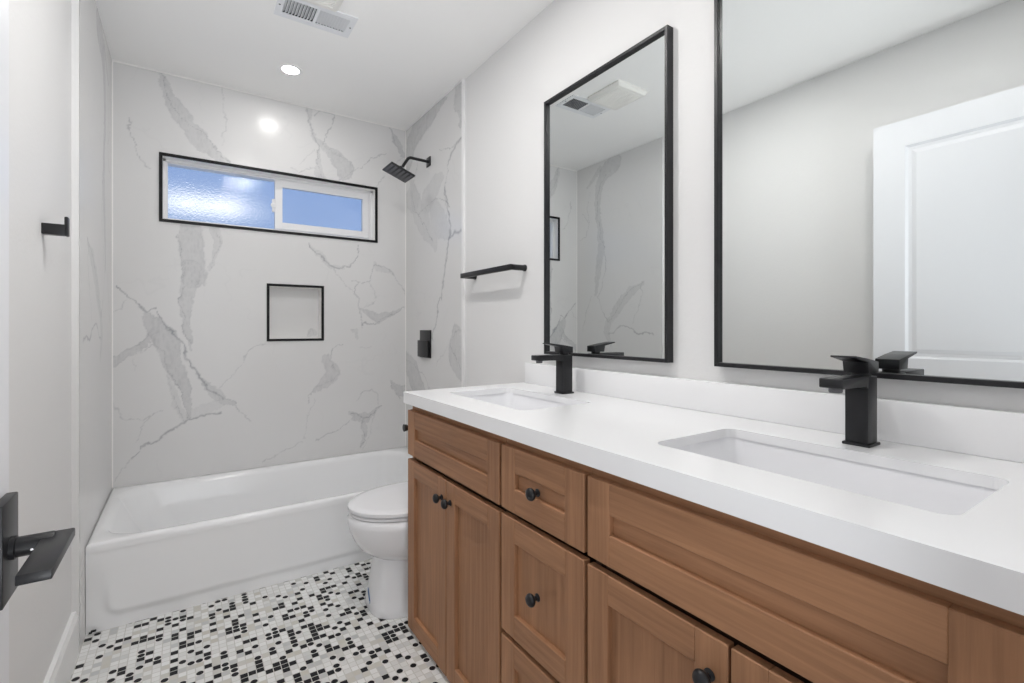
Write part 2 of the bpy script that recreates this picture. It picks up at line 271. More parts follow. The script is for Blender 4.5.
VEINS_BACK = [
 ('b',0.8,[(0.193,2.433,0.0212),(0.224,2.359,0.0531),(0.265,2.269,0.0797),(0.314,2.188,0.0797),(0.372,2.115,0.0708),(0.423,2.064,0.062),(0.494,2.017,0.0443)]),
 ('l',0.8,[(0.197,2.434,0.004),(0.224,2.35,0.004),(0.251,2.282,0.004),(0.293,2.217,0.004),(0.372,2.158,0.004),(0.431,2.101,0.004),(0.464,2.055,0.004),(0.507,2.028,0.004)]),
 ('l',0.7,[(0.06,2.153,0.004),(0.079,2.1,0.004),(0.101,2.04,0.004),(0.108,1.985,0.004),(0.144,1.934,0.004)]),
 ('l',0.35,[(0.476,2.428,0.004),(0.479,2.27,0.004),(0.461,2.125,0.004)]),
 ('b',0.9,[(0.322,1.643,0.0885),(0.332,1.515,0.1027),(0.34,1.374,0.0974)]),
 ('l',0.8,[(0.272,1.629,0.004),(0.293,1.529,0.004),(0.283,1.443,0.004),(0.3,1.36,0.004)]),
 ('b',0.6,[(0.431,1.664,0.0443),(0.438,1.56,0.039),(0.419,1.488,0.0248),(0.394,1.417,0.0142)]),
 ('l',0.6,[(0.431,1.646,0.004),(0.449,1.561,0.004),(0.413,1.479,0.004),(0.398,1.408,0.004)]),
 ('b',0.9,[(0.326,1.434,0.0931),(0.32,1.327,0.0762),(0.31,1.229,0.0542),(0.301,1.131,0.0338),(0.315,1.017,0.0135)]),
 ('l',0.8,[(0.279,1.422,0.004),(0.299,1.342,0.004),(0.283,1.277,0.004),(0.299,1.18,0.004),(0.285,1.099,0.004),(0.315,1.034,0.004)]),
 ('l',1.0,[(0.009,1.328,0.0051),(0.069,1.27,0.0085),(0.13,1.209,0.0085),(0.168,1.222,0.004),(0.204,1.163,0.0085),(0.239,1.083,0.0135),(0.285,1.034,0.0118),(0.31,0.952,0.0135),(0.353,0.86,0.0152),(0.409,0.782,0.0152),(0.474,0.727,0.0102)]),
 ('b',0.9,[(0.353,0.86,0.0135),(0.402,0.799,0.0372),(0.438,0.755,0.0677),(0.474,0.719,0.0423),(0.54,0.691,0.0102)]),
 ('l',0.7,[(0.474,0.736,0.004),(0.532,0.705,0.004),(0.555,0.652,0.004),(0.603,0.592,0.004)]),
 ('b',1.0,[(0.13,1.209,0.0135),(0.168,1.147,0.0762),(0.213,1.059,0.1015),(0.243,0.955,0.0846),(0.275,0.857,0.0643),(0.301,0.774,0.0474),(0.315,0.708,0.0372),(0.315,0.642,0.0237)]),
 ('l',0.8,[(0.174,1.044,0.004),(0.206,0.996,0.004),(0.226,0.923,0.004),(0.252,0.842,0.004),(0.285,0.759,0.004),(0.306,0.692,0.004),(0.315,0.634,0.004)]),
 ('b',0.9,[(0.181,1.099,0.0372),(0.124,1.037,0.0338),(0.056,0.984,0.0305),(-0.009,0.952,0.0508)]),
 ('l',0.6,[(0.168,1.092,0.004),(0.118,1.05,0.004),(0.056,0.995,0.004),(-0.015,0.979,0.004)]),
 ('l',0.5,[(0.181,1.06,0.004),(0.124,1.003,0.004),(0.044,0.962,0.004),(-0.015,0.926,0.004)]),
 ('b',0.5,[(0.226,0.867,0.0169),(0.239,0.794,0.0305),(0.259,0.713,0.044),(0.296,0.628,0.0271)]),
 ('l',0.6,[(0.222,0.868,0.004),(0.232,0.779,0.004),(0.252,0.729,0.004),(0.275,0.663,0.004),(0.292,0.625,0.004)]),
 ('l',1.0,[(0.459,0.661,0.0118),(0.367,0.64,0.0102),(0.285,0.613,0.0135),(0.206,0.558,0.0135),(0.115,0.52,0.0102),(0.108,0.489,0.004),(0.075,0.454,0.0102)]),
 ('l',0.4,[(0.075,0.451,0.004),(0.038,0.41,0.004),(0.003,0.356,0.004)]),
 ('l',0.5,[(0.459,0.787,0.004),(0.51,0.843,0.004),(0.567,0.909,0.004),(0.585,0.968,0.004),(0.631,1.002,0.004),(0.686,1.018,0.004)]),
 ('l',0.4,[(0.003,0.751,0.004),(0.056,0.661,0.004),(0.13,0.643,0.004),(0.168,0.673,0.004),(0.194,0.69,0.004)]),
 ('l',0.4,[(0.056,1.261,0.004),(0.038,1.215,0.004),(-0.003,1.191,0.004)]),
 ('b',0.4,[(0.326,0.658,0.0508),(0.395,0.676,0.0592),(0.466,0.711,0.0338)]),
 ('l',0.4,[(0.093,0.968,0.004),(0.087,0.914,0.004)]),
 ('l',0.4,[(0.162,0.674,0.004),(0.118,0.6,0.004),(0.099,0.54,0.004)]),
 ('b',0.7,[(0.911,2.421,0.04),(0.909,2.377,0.025),(0.93,2.319,0.012),(0.962,2.253,0.03),(0.99,2.225,0.05),(1.004,2.203,0.03)]),
 ('l',0.8,[(0.898,2.418,0.004),(0.909,2.367,0.004),(0.937,2.306,0.004),(0.964,2.244,0.004),(0.966,2.196,0.004),(0.957,2.126,0.004),(0.966,2.079,0.004),(0.99,2.034,0.004)]),
 ('l',0.8,[(0.939,2.389,0.004),(0.957,2.418,0.004),(1.004,2.444,0.004),(1.046,2.42,0.004),(1.041,2.365,0.004),(1.021,2.315,0.004),(1.004,2.272,0.004),(0.99,2.225,0.004)]),
 ('b',0.6,[(0.968,2.186,0.025),(0.964,2.117,0.025),(0.968,2.06,0.05),(0.99,2.024,0.04)]),
 ('b',0.9,[(1.013,2.22,0.025),(1.046,2.192,0.055),(1.085,2.16,0.085),(1.124,2.123,0.095),(1.124,2.077,0.07),(1.097,2.038,0.012)]),
 ('l',0.6,[(1.022,2.217,0.004),(1.07,2.187,0.004),(1.139,2.171,0.004),(1.17,2.126,0.004),(1.153,2.093,0.004),(1.099,2.038,0.004)]),
 ('l',0.7,[(1.158,2.099,0.004),(1.188,2.117,0.004),(1.234,2.13,0.004),(1.27,2.165,0.004),(1.291,2.195,0.004),(1.333,2.24,0.004),(1.376,2.253,0.004)]),
 ('l',0.5,[(0.948,2.075,0.004),(0.902,2.057,0.004),(0.853,2.034,0.004),(0.805,2.054,0.004)]),
 ('l',0.3,[(0.849,2.076,0.004),(0.884,2.112,0.004),(0.911,2.156,0.004),(0.948,2.192,0.004)]),
 ('b',1.0,[(1.408,2.419,0.01),(1.446,2.369,0.035),(1.48,2.322,0.05),(1.511,2.264,0.045)]),
 ('l',0.7,[(1.408,2.419,0.004),(1.435,2.377,0.004),(1.463,2.319,0.004),(1.485,2.27,0.004)]),
 ('l',0.6,[(1.381,2.097,0.004),(1.354,2.061,0.004),(1.328,2.02,0.004)]),
 ('l',0.4,[(1.441,2.192,0.004),(1.485,2.227,0.004),(1.513,2.249,0.004)]),
 ('l',1.0,[(0.914,1.627,0.0061),(0.962,1.567,0.0081),(1.011,1.52,0.0121),(1.07,1.489,0.0081),(1.131,1.493,0.0081),(1.173,1.521,0.0061),(1.205,1.577,0.0061),(1.2,1.641,0.0061)]),
 ('b',0.6,[(0.924,1.624,0.0081),(0.972,1.558,0.0283),(1.03,1.501,0.0283),(1.111,1.492,0.0202)]),
 ('l',0.5,[(1.05,1.492,0.004),(1.101,1.422,0.004),(1.163,1.352,0.004),(1.205,1.3,0.004)]),
 ('l',0.7,[(1.173,1.416,0.004),(1.226,1.414,0.004),(1.273,1.421,0.004),(1.301,1.488,0.004),(1.323,1.537,0.004),(1.39,1.511,0.004),(1.447,1.453,0.004),(1.494,1.388,0.004),(1.517,1.333,0.004)]),
 ('b',0.5,[(1.312,1.543,0.0202),(1.334,1.516,0.0445),(1.39,1.493,0.0364),(1.436,1.463,0.0101)]),
 ('l',0.8,[(1.205,1.407,0.004),(1.188,1.342,0.004),(1.205,1.3,0.004),(1.226,1.237,0.004),(1.236,1.13,0.004)]),
 ('l',0.4,[(1.269,1.421,0.004),(1.308,1.358,0.004),(1.312,1.293,0.004),(1.247,1.237,0.004)]),
 ('b',0.9,[(1.236,1.237,0.0162),(1.28,1.205,0.0607),(1.334,1.18,0.0728),(1.39,1.207,0.0445),(1.447,1.228,0.0162),(1.506,1.249,0.0101)]),
 ('l',0.8,[(1.236,1.14,0.004),(1.312,1.141,0.004),(1.39,1.196,0.004),(1.447,1.224,0.004),(1.513,1.25,0.004)]),
 ('b',0.6,[(1.173,1.098,0.0162),(1.198,1.098,0.0364),(1.209,1.059,0.0162)]),
 ('l',0.7,[(1.111,1.018,0.004),(1.05,0.995,0.004),(1.03,0.933,0.004),(1.05,0.871,0.004),(1.085,0.838,0.004)]),
 ('b',0.8,[(1.005,0.959,0.0162),(1.021,0.903,0.0566),(1.044,0.84,0.0971),(1.001,0.78,0.0728),(0.952,0.743,0.0283)]),
 ('l',0.7,[(1.085,0.831,0.004),(1.021,0.779,0.004),(0.962,0.763,0.004),(0.914,0.715,0.004),(0.895,0.677,0.004)]),
 ('l',0.4,[(0.943,0.693,0.004),(0.92,0.634,0.004),(0.914,0.554,0.004),(0.895,0.466,0.004)]),
 ('l',0.5,[(0.886,0.447,0.004),(0.83,0.424,0.004),(0.758,0.405,0.004),(0.67,0.359,0.004)]),
 ('l',0.4,[(1.226,0.997,0.004),(1.28,0.989,0.004),(1.301,1.0,0.004)]),
 ('b',0.9,[(1.152,0.581,0.0243),(1.205,0.554,0.0485),(1.258,0.534,0.0566),(1.323,0.586,0.0283),(1.361,0.615,0.0101)]),
 ('l',1.0,[(1.142,0.571,0.0081),(1.194,0.577,0.0081),(1.226,0.542,0.0101),(1.28,0.547,0.0081),(1.361,0.619,0.0061)]),
 ('l',0.5,[(1.205,0.672,0.004),(1.23,0.712,0.004),(1.29,0.725,0.004),(1.334,0.683,0.004),(1.352,0.616,0.004)]),
 ('b',0.8,[(1.226,0.531,0.0162),(1.243,0.475,0.0324),(1.236,0.423,0.0243),(1.221,0.36,0.0121)]),
 ('l',0.9,[(1.23,0.541,0.004),(1.221,0.478,0.004),(1.243,0.411,0.004),(1.215,0.361,0.004)]),
 ('l',0.4,[(1.323,0.575,0.004),(1.301,0.501,0.004),(1.269,0.429,0.004),(1.236,0.348,0.004)]),
 ('l',0.8,[(0.962,0.437,0.0081),(1.04,0.468,0.0081),(1.101,0.502,0.0061),(1.158,0.542,0.0061)]),
 ('b',0.9,[(1.413,0.765,0.0121),(1.436,0.731,0.0404),(1.482,0.698,0.0708),(1.529,0.695,0.0809)]),
 ('l',0.8,[(1.413,0.77,0.004),(1.429,0.709,0.004),(1.471,0.65,0.004)]),
 ('b',0.5,[(0.905,1.079,0.0404),(0.924,1.099,0.0404),(0.943,1.078,0.0202)])]
VEINS_RIGHT = [
 ('b',0.5,[(2.977,1.974,0.1846),(2.828,1.806,0.1538),(2.691,1.669,0.1231),(2.638,1.597,0.0769)]),
 ('l',0.9,[(2.987,1.997,0.004),(2.951,1.909,0.004),(2.867,1.833,0.004),(2.781,1.759,0.004),(2.726,1.694,0.004),(2.669,1.62,0.004)]),
 ('l',0.8,[(2.867,1.837,0.004),(2.758,1.868,0.004),(2.605,1.872,0.004),(2.483,1.837,0.004),(2.426,1.799,0.004)]),
 ('l',0.9,[(2.483,1.906,0.0185),(2.464,1.789,0.0185),(2.444,1.717,0.0185),(2.452,1.623,0.0246),(2.483,1.515,0.0154),(2.523,1.379,0.0154),(2.596,1.205,0.0154),(2.669,1.041,0.0154)]),
 ('b',0.5,[(2.647,1.827,0.1231),(2.563,1.721,0.1846),(2.464,1.634,0.0615)]),
 ('l',0.9,[(2.452,1.615,0.0246),(2.399,1.644,0.0277),(2.281,1.641,0.0277)]),
 ('b',0.8,[(2.316,1.107,0.0308),(2.37,1.065,0.1385),(2.37,0.981,0.1692),(2.316,0.9,0.1385)]),
 ('l',0.8,[(2.281,1.112,0.004),(2.377,1.098,0.004),(2.433,1.043,0.004),(2.37,0.964,0.004),(2.306,0.876,0.004)]),
 ('l',0.5,[(2.433,1.046,0.004),(2.523,0.974,0.004),(2.613,0.898,0.004)]),
 ('b',0.9,[(3.11,0.918,0.1231),(2.977,0.834,0.1846),(2.876,0.745,0.1846),(2.781,0.64,0.1538)]),
 ('l',0.6,[(3.127,0.948,0.004),(2.951,0.866,0.004),(2.758,0.832,0.004),(2.713,0.743,0.004)]),
 ('b',1.0,[(2.498,2.423,0.0293),(2.697,2.422,0.1757),(2.851,2.387,0.205),(2.994,2.322,0.1757),(3.059,2.206,0.1171)]),
 ('l',0.8,[(2.498,2.423,0.004),(2.655,2.441,0.004),(2.805,2.426,0.004),(2.865,2.355,0.004),(2.969,2.257,0.004)]),
 ('b',0.8,[(2.337,2.431,0.0878),(2.327,2.332,0.1025),(2.304,2.229,0.0586)]),
 ('l',0.7,[(2.355,2.311,0.004),(2.321,2.251,0.004),(2.301,2.197,0.004)]),
 ('l',0.9,[(2.294,2.132,0.0234),(2.372,2.109,0.0234),(2.432,2.079,0.0234),(2.461,2.022,0.004),(2.479,1.944,0.004),(2.498,1.816,0.004)]),
 ('l',0.7,[(2.575,2.147,0.004),(2.461,2.129,0.004),(2.372,2.114,0.004)]),
 ('b',0.5,[(2.74,1.897,0.1757),(2.635,1.949,0.1464),(2.536,1.992,0.0586)]),
 ('l',0.5,[(3.019,1.958,0.004),(2.969,2.067,0.004),(2.874,2.154,0.004)]),
 ('b',0.6,[(2.921,1.924,0.1464),(2.969,2.029,0.0878),(3.044,2.105,0.0293)])]
VEINS_LEFT = [
 ('b',0.8,[(2.664,2.385,0.1569),(2.764,2.341,0.1177),(2.822,2.258,0.0915),(2.836,2.09,0.0575),(2.822,1.94,0.0575),(2.795,1.813,0.068),(2.815,1.67,0.0732),(2.843,1.501,0.0523),(2.868,1.379,0.0262)]),
 ('l',0.8,[(2.73,2.344,0.004),(2.815,2.257,0.004),(2.84,2.091,0.004),(2.815,1.89,0.004),(2.764,1.712,0.004),(2.74,1.589,0.004),(2.798,1.424,0.004),(2.85,1.354,0.004)]),
 ('l',0.8,[(2.85,1.366,0.004),(2.781,1.253,0.004),(2.714,1.167,0.004),(2.648,1.226,0.004),(2.554,1.362,0.004),(2.463,1.425,0.004),(2.362,1.45,0.004)]),
 ('b',0.7,[(2.697,1.179,0.0523),(2.601,1.294,0.0915),(2.493,1.393,0.0785),(2.376,1.441,0.0314)]),
 ('b',0.7,[(2.958,2.266,0.0209),(2.868,2.344,0.0366),(2.815,2.379,0.0366)]),
 ('l',0.8,[(2.714,1.072,0.0105),(2.616,1.12,0.0131),(2.493,1.131,0.0131),(2.419,1.081,0.0131),(2.287,1.065,0.0105)]),
 ('l',0.6,[(3.033,2.054,0.004),(2.94,1.986,0.004),(2.977,1.879,0.004),(3.052,1.847,0.004)]),
 ('l',0.5,[(2.922,2.233,0.004),(2.958,2.09,0.004),(2.929,1.984,0.004)]),
 ('l',0.5,[(2.405,1.443,0.004),(2.376,1.352,0.004),(2.434,1.243,0.004),(2.463,1.153,0.004)]),
 ('l',0.5,[(2.904,1.381,0.004),(2.958,1.283,0.004),(3.014,1.081,0.004)]),
 ('b',0.6,[(2.714,1.167,0.0523),(2.74,1.084,0.0523),(2.697,0.989,0.0366)])]
# ---------------------------------------------------------------- marble slabs: a fine grid carrying the veins
def vnoise(x, y, s, seed):
    rs = np.random.RandomState(seed); g = rs.rand(256, 256)
    X = x*s; Y = y*s; xi = np.floor(X).astype(int); yi = np.floor(Y).astype(int); a = X-xi; b = Y-yi
    a = a*a*(3-2*a); b = b*b*(3-2*b); G = lambda i, j: g[i % 256, j % 256]
    return (G(xi, yi)*(1-a)+G(xi+1, yi)*a)*(1-b)+(G(xi, yi+1)*(1-a)+G(xi+1, yi+1)*a)*b
def fbm(x, y, s, seed, o=4):
    r = 0; t = 0
    for k in range(o): w = 0.55**k; r = r+w*vnoise(x, y, s*2**k, seed+k); t += w
    return r/t-0.5
def vein_field(x, y, veins, seed, xs=1.0):
    wx = x+0.050*xs*fbm(x, y, 12, seed)+0.016*fbm(x, y, 70, seed+20, 3)
    wy = y+0.050*fbm(x, y, 12, seed+50)+0.016*fbm(x, y, 70, seed+70, 3)
    out = np.zeros_like(x)
    patch = 0.45+1.1*(fbm(x, y, 25, seed+90)+0.5)
    streak = fbm(x*1.0, y*0.45, 70, seed+130, 3)
    for kind, st, pts in veins:
        best = np.full_like(x, 9.0)                 # distance over local half-width
        bd = np.full_like(x, 9.0); bw = np.full_like(x, 0.004)
        for (x0, y0, w0), (x1, y1, w1) in zip(pts, pts[1:]):
            w = max(w0, w1)+0.03
            sel = (wx > min(x0, x1)-w) & (wx < max(x0, x1)+w) & (wy > min(y0, y1)-w) & (wy < max(y0, y1)+w)
            if not sel.any(): continue
            px, py = wx[sel]-x0, wy[sel]-y0; dx, dy = x1-x0, y1-y0
            t = np.clip((px*dx+py*dy)/(dx*dx+dy*dy+1e-9), 0, 1)
            d = np.hypot(px-t*dx, py-t*dy); hw = (w0+(w1-w0)*t)/2
            if kind == 'b': val = d/np.maximum(hw, 0.002)
            else: val = d
            cur = best[sel]; better = val < cur
            cur[better] = val[better]; best[sel] = cur
            c2 = bw[sel]; c2[better] = hw[better]; bw[sel] = c2
        if kind == 'b':
            m = np.clip((1.08-best)/0.28, 0, 1); m = m*m*(3-2*m)
            edge = np.exp(-((best-0.90)/0.07)**2)
            v = st*(m*(0.10+0.10*patch+0.45*np.abs(streak))+0.20*edge*np.clip(patch-0.25, 0, 1))
        else:
            v = st*0.62*np.exp(-(best/(np.maximum(bw*0.75, 0.0022)*1.05))**2)*np.clip(patch, 0.25, 1.2)
        out = np.maximum(out, v)+0.25*np.minimum(out, v)
    out += 0.05*np.clip(1-np.abs(fbm(x, y, 3.5, seed+200))/0.01, 0, 1)*(fbm(x, y, 5, seed+210) > 0.03)
    return np.clip(out, 0, 0.85)
def slab(name, a0, a1, z0, z1, holes, veins, seed, place, parent, step=0.0045, xs=1.0):
    """place(a, z) -> room point on the slab's face; holes: (a0, a1, z0, z1)"""
    def axis(lo, hi, cuts):
        c = sorted({lo, hi, *[q for q in cuts if lo < q < hi]}); r = []
        for p_, q_ in zip(c, c[1:]): k = max(1, int(round((q_-p_)/step))); r += [p_+(q_-p_)*i/k for i in range(k)]
        return np.array(r+[hi])
    A = axis(a0, a1, [h for q_ in holes for h in q_[:2]]); Z = axis(z0, z1, [h for q_ in holes for h in q_[2:]])
    AA, ZZ = np.meshgrid(A, Z, indexing='ij'); na, nz_ = AA.shape
    V = vein_field(AA, ZZ, veins, seed, xs).ravel()
    co = np.array(place(AA.ravel(), ZZ.ravel())).T
    i, j = np.meshgrid(np.arange(na-1), np.arange(nz_-1), indexing='ij'); i = i.ravel(); j = j.ravel()
    cxm, czm = (A[i]+A[i+1])/2, (Z[j]+Z[j+1])/2; keep = np.ones(len(i), bool)
    for h in holes: keep &= ~((cxm > h[0]) & (cxm < h[1]) & (czm > h[2]) & (czm < h[3]))
    i, j = i[keep], j[keep]
    q_ = np.stack([i*nz_+j, (i+1)*nz_+j, (i+1)*nz_+j+1, i*nz_+j+1], 1)
    me = bpy.data.meshes.new(name); off = worldloc(parent) if parent else Vector((0,0,0))
    me.from_pydata((co-np.array(off)).tolist(), [], q_.tolist())
    at = me.attributes.new('vein', 'FLOAT', 'POINT'); at.data.foreach_set('value', V.astype(np.float32))
    me.materials.append(MARBLE)
    o = bpy.data.objects.new(name, me); C.objects.link(o)
    if parent: o.parent = parent
    return o
WIN = (0.203, 1.316, 1.682, 2.009)       # window opening in the back wall
NICHE = (0.701, 0.986, 1.055, 1.359)
Y0, HY = 0.085, -1.30                    # room face of the doorway wall; far end of the hall
# ---------------------------------------------------------------- room shell
struct(obj('floor', B().box(-0.75, 2.0, HY-0.05, D+0.12, -0.05, 0.0), MOSAIC, smooth=False))
vx0, vx1, vy0, vy1 = 0.608, 0.914, 2.083, 2.248      # ceiling register
dx0, dx1, dy0, dy1 = vx0+0.022, vx1-0.022, vy0+0.027, vy1-0.027
b = B(); b.box(-0.75, dx0, HY-0.05, D+0.12, H, H+0.05); b.box(dx1, 2.0, HY-0.05, D+0.12, H, H+0.05); b.box(dx0, dx1, HY-0.05, dy0, H, H+0.05); b.box(dx0, dx1, dy1, D+0.12, H, H+0.05)
struct(obj('ceiling', b, CEIL, smooth=False))
wl = struct(obj('wall_left', B().box(WL-0.1, WL, Y0, D+0.10, 0, H), PAINT, smooth=False))
wr = struct(obj('wall_right', B().box(WR, WR+0.1, Y0, D+0.10, 0, H), PAINT, smooth=False))
b = B()   # back wall: studs around the window and the niche
x0, x1, z0, z1 = WIN; n0, n1, m0, m1 = NICHE
YB = D+0.001
b.box(WL, x0, YB, D+0.13, 0, H); b.box(x1, WR, YB, D+0.13, 0, H); b.box(x0, x1, YB, D+0.13, z1, H)
b.box(x0, n0, YB, D+0.13, 0, z0); b.box(n1, x1, YB, D+0.13, 0, z0); b.box(n0, n1, YB, D+0.13, m1, z0); b.box(n0, n1, YB, D+0.13, 0, m0)
b.box(n0, n1, D+0.09, D+0.13, m0, m1)
wb = struct(obj('wall_back', b, CAULK, smooth=False))
slab('marble_panel', 0.0, W, 0.0, H, [WIN, NICHE], VEINS_BACK, 11, lambda a, z: (a, np.full_like(a, D), z), wb)
slab('niche_back', n0, n1, m0, m1, [], [('b', 0.7, [(0.93, 1.07, 0.03), (0.95, 1.09, 0.05), (0.965, 1.075, 0.02)]), ('l', .6, [(0.92, 1.07, 0.004), (0.945, 1.11, 0.004), (0.97, 1.08, 0.004)])], 31, lambda a, z: (a, np.full_like(a, D+0.088), z), wb)
def ring_frame(bb, x0, x1, z0, z1, w, ya, yb, mi=0):
    bb.box(x0, x1, ya, yb, z1, z1+w, mi=mi); bb.box(x0, x1, ya, yb, z0-w, z0, mi=mi)
    bb.box(x0-w, x0, ya, yb, z0-w, z1+w, mi=mi); bb.box(x1, x1+w, ya, yb, z0-w, z1+w, mi=mi); return bb
obj('niche_trim', ring_frame(B(), n0, n1, m0, m1, 0.014, D-0.005, D+0.004), BLACKT, wb, smooth=False)
b = B(); b.box(0.0, W, D-0.006, D, H-0.006, H); b.box(0.0, 0.005, D-0.005, D, 0.33, H-0.006); b.box(W-0.005, W, D-0.005, D, 0.33, H-0.006)
obj('corner_caulk', b, CAULK, wb, smooth=False)
# side slabs stand 18 / 12 mm proud of the painted walls
YL, YR = 2.205, 2.292
b = B(); b.box(WL, -0.0005, YL, D, 0, H); obj('tile_backer', b, PAINT, wl, smooth=False)
slab('marble_panel', YL, D, 0.0, H, [], VEINS_LEFT, 57, lambda a, z: (np.full_like(a, 0.0), a, z), wl)
b = B(); b.box(W+0.0005, WR, YR, D, 0, H); obj('tile_backer', b, CAULK, wr, smooth=False)
slab('marble_panel', YR, D, 0.0, H, [], VEINS_RIGHT, 83, lambda a, z: (np.full_like(a, W), a, z), wr, xs=1.8)
b = B(); b.box(W-0.006, W, YR, D, H-0.006, H); b.box(W-0.003, WR+0.0, YR-0.012, YR, 0, H); obj('tile_edge_trim', b, TRIM, wr, smooth=False)
# doorway wall, hall
b = B(); b.box(-0.75, 0.095, HY*0-0.035, Y0, 0, H); b.box(0.90, 2.0, -0.035, Y0, 0, H); b.box(0.095, 0.90, -0.035, Y0, 2.05, H)
struct(obj('wall_front', b, PAINT, smooth=False))
struct(obj('wall_hall_left', B().box(-0.75, -0.70, HY, -0.035, 0, H), PAINT, smooth=False))
struct(obj('wall_hall_right', B().box(1.95, 2.0, HY, -0.035, 0, H), PAINT, smooth=False))
struct(obj('wall_hall_back', B().box(-0.75, 2.0, HY-0.05, HY, 0, H), PAINT, smooth=False))
# baseboard
b = B(); b.prism([(WL, 0.0), (-0.002, 0.0), (-0.002, 0.132), (-0.006, 0.140), (-0.008, 0.150), (WL, 0.150)], 1, Y0, YL)
struct(obj('baseboard_left', b, TRIM, smooth=False))
# ---------------------------------------------------------------- window: vinyl slider with obscured glass, black edge trim
FY = D+0.062
b = B(); ring_frame(b, x0+0.020, x1-0.020, z0+0.018, z1-0.018, 0.0195, FY, FY+0.062)
b.box(x0+0.0005, x0+0.012, FY-0.012, FY, z0+0.0005, z1-0.0005); b.box(x1-0.012, x1-0.0005, FY-0.012, FY, z0+0.0005, z1-0.0005); b.box(x0, x1, FY-0.012, FY, z1-0.012, z1-0.0005); b.box(x0, x1, FY-0.012, FY, z0+0.0005, z0+0.008)
win = struct(obj('window_1', b, VINYL, smooth=False))
obj('edge_trim', ring_frame(B(), x0, x1, z0, z1, 0.015, D-0.006, D+0.004), BLACKT, win, smooth=False)
XM = 0.735
obj('fixed_pane', B().box(x0+0.020, XM+0.01, FY+0.040, FY+0.044, z0+0.018, z1-0.018), GLASS, win, smooth=False)
b = B(); ring_frame(b, XM+0.044, x1-0.062, z0+0.062, z1-0.055, 0.040, FY+0.002, FY+0.030)
sash = obj('sliding_sash', b, VINYL, win, smooth=False)
obj('sash_pane', B().box(XM+0.044, x1-0.062, FY+0.014, FY+0.018, z0+0.062, z1-0.055), GLASS, sash, smooth=False)
b = B().box(XM-0.012, XM+0.004, FY-0.006, FY+0.010, 1.80, 1.875, 0.003); b.lathe([(0.0, 0), (0.016, 0.0), (0.016, 0.004), (0.0, 0.010)], (XM-0.004, FY-0.006, 1.838), (0, -1, 0))
obj('latch', b, VINYL, win)
# ---------------------------------------------------------------- door, open against the left wall
DX1, DX0 = 0.104, 0.069; DY0, DY1, DZ1 = 0.118, 0.926, 2.036
b = B(); S = 0.118
def dpanel(z0, z1):       # recessed moulded panel on both faces
    for xs_, sg in ((DX1, -1), (DX0, 1)):
        y0, y1 = DY0+S, DY1-S
        def R(i, dx): return [(xs_+sg*dx, y0+i, z0+i), (xs_+sg*dx, y1-i, z0+i), (xs_+sg*dx, y1-i, z1-i), (xs_+sg*dx, y0+i, z1-i)]
        b.loft([R(0, 0.0), R(0.010, 0.009), R(0.022, 0.010), R(0.040, 0.004), R(0.044, 0.004)], cap0=False, cap1=True)
    return None
PZ = [(0.24, 0.86), (0.985, DZ1-0.115)]
b.box(DX0, DX1, DY0, DY0+S, 0.008, DZ1); b.box(DX0, DX1, DY1-S, DY1, 0.008, DZ1)
b.box(DX0, DX1, DY0+S, DY1-S, 0.008, PZ[0][0]); b.box(DX0, DX1, DY0+S, DY1-S, PZ[0][1], PZ[1][0]); b.box(DX0, DX1, DY0+S, DY1-S, PZ[1][1], DZ1)
for q_ in PZ: dpanel(*q_)
door = struct(obj('door_1', b, DOORP, smooth=False))
HYc, HZ = 0.8785, 0.8345
b = B().box(DX1, DX1+0.012, HYc-0.034, HYc+0.034, HZ-0.064, HZ+0.064, 0.0015)
rs = obj('door_handle', b, BLACK, door)
b = B().lathe([(0.0150, 0.0), (0.0150, 0.005), (0.0128, 0.006), (0.0128, 0.040), (0.0118, 0.042)], (DX1+0.012, HYc, HZ), (1, 0, 0))
b.lathe([(0.0, 0.0), (0.0016, 0.0), (0.0016, 0.0006), (0.0, 0.0006)], (DX1+0.034, HYc-0.0135, HZ-0.002), (0, -1, 0), seg=12, mi=1)
obj('neck', b, [BLACK, CHROME], rs)
b = B().box(DX1+0.041, DX1+0.072, HYc-0.124, HYc+0.016, HZ-0.004, HZ+0.008, 0.0015)
obj('lever', b, BLACK, rs)
for z in (0.25, 1.05, 1.82):
    obj('hinge', B().lathe([(0.0, 0), (0.006, 0), (0.006, 0.09), (0.0, 0.09)], (DX1+0.004, DY0-0.004, z-0.045), (0, 0, 1), seg=16), BLACK, door)
# ---------------------------------------------------------------- bathtub
TY = 2.319
tub = thing('bathtub', (W/2, (TY+D)/2, 0), 'white alcove bathtub under the window between the marble walls', 'bathtub')
e0 = 0.001
rings = [rrect(e0, W-e0, TY+0.012, D-e0, 0.003, 0.29), rrect(e0, W-e0, TY+0.001, D-e0, 0.003, 0.294), rrect(e0, W-e0, TY, D-e0, 0.003, 0.318), rrect(e0+0.003, W-e0-0.003, TY+0.003, D-0.004, 0.003, 0.326), rrect(e0+0.010, W-e0-0.010, TY+0.010, D-0.010, 0.004, 0.330),
    rrect(0.026, W-0.060, TY+0.030, D-0.040, 0.15, 0.3295), rrect(0.036, W-0.070, TY+0.040, D-0.050, 0.145, 0.327), rrect(0.046, W-0.080, TY+0.050, D-0.060, 0.14, 0.319), rrect(0.056, W-0.088, TY+0.058, D-0.067, 0.135, 0.303),
    rrect(0.105, W-0.105, TY+0.075, D-0.085, 0.13, 0.20), rrect(0.17, W-0.125, TY+0.100, D-0.105, 0.12, 0.09), rrect(0.20, W-0.14, TY+0.125, D-0.125, 0.11, 0.052), rrect(0.26, W-0.19, TY+0.17, D-0.16, 0.08, 0.038)]
obj('basin', B().loft(rings, cap0=False), ACRYL, tub, ang=60)
na, nb = 240, 60; t = bmesh.new(); vs = []
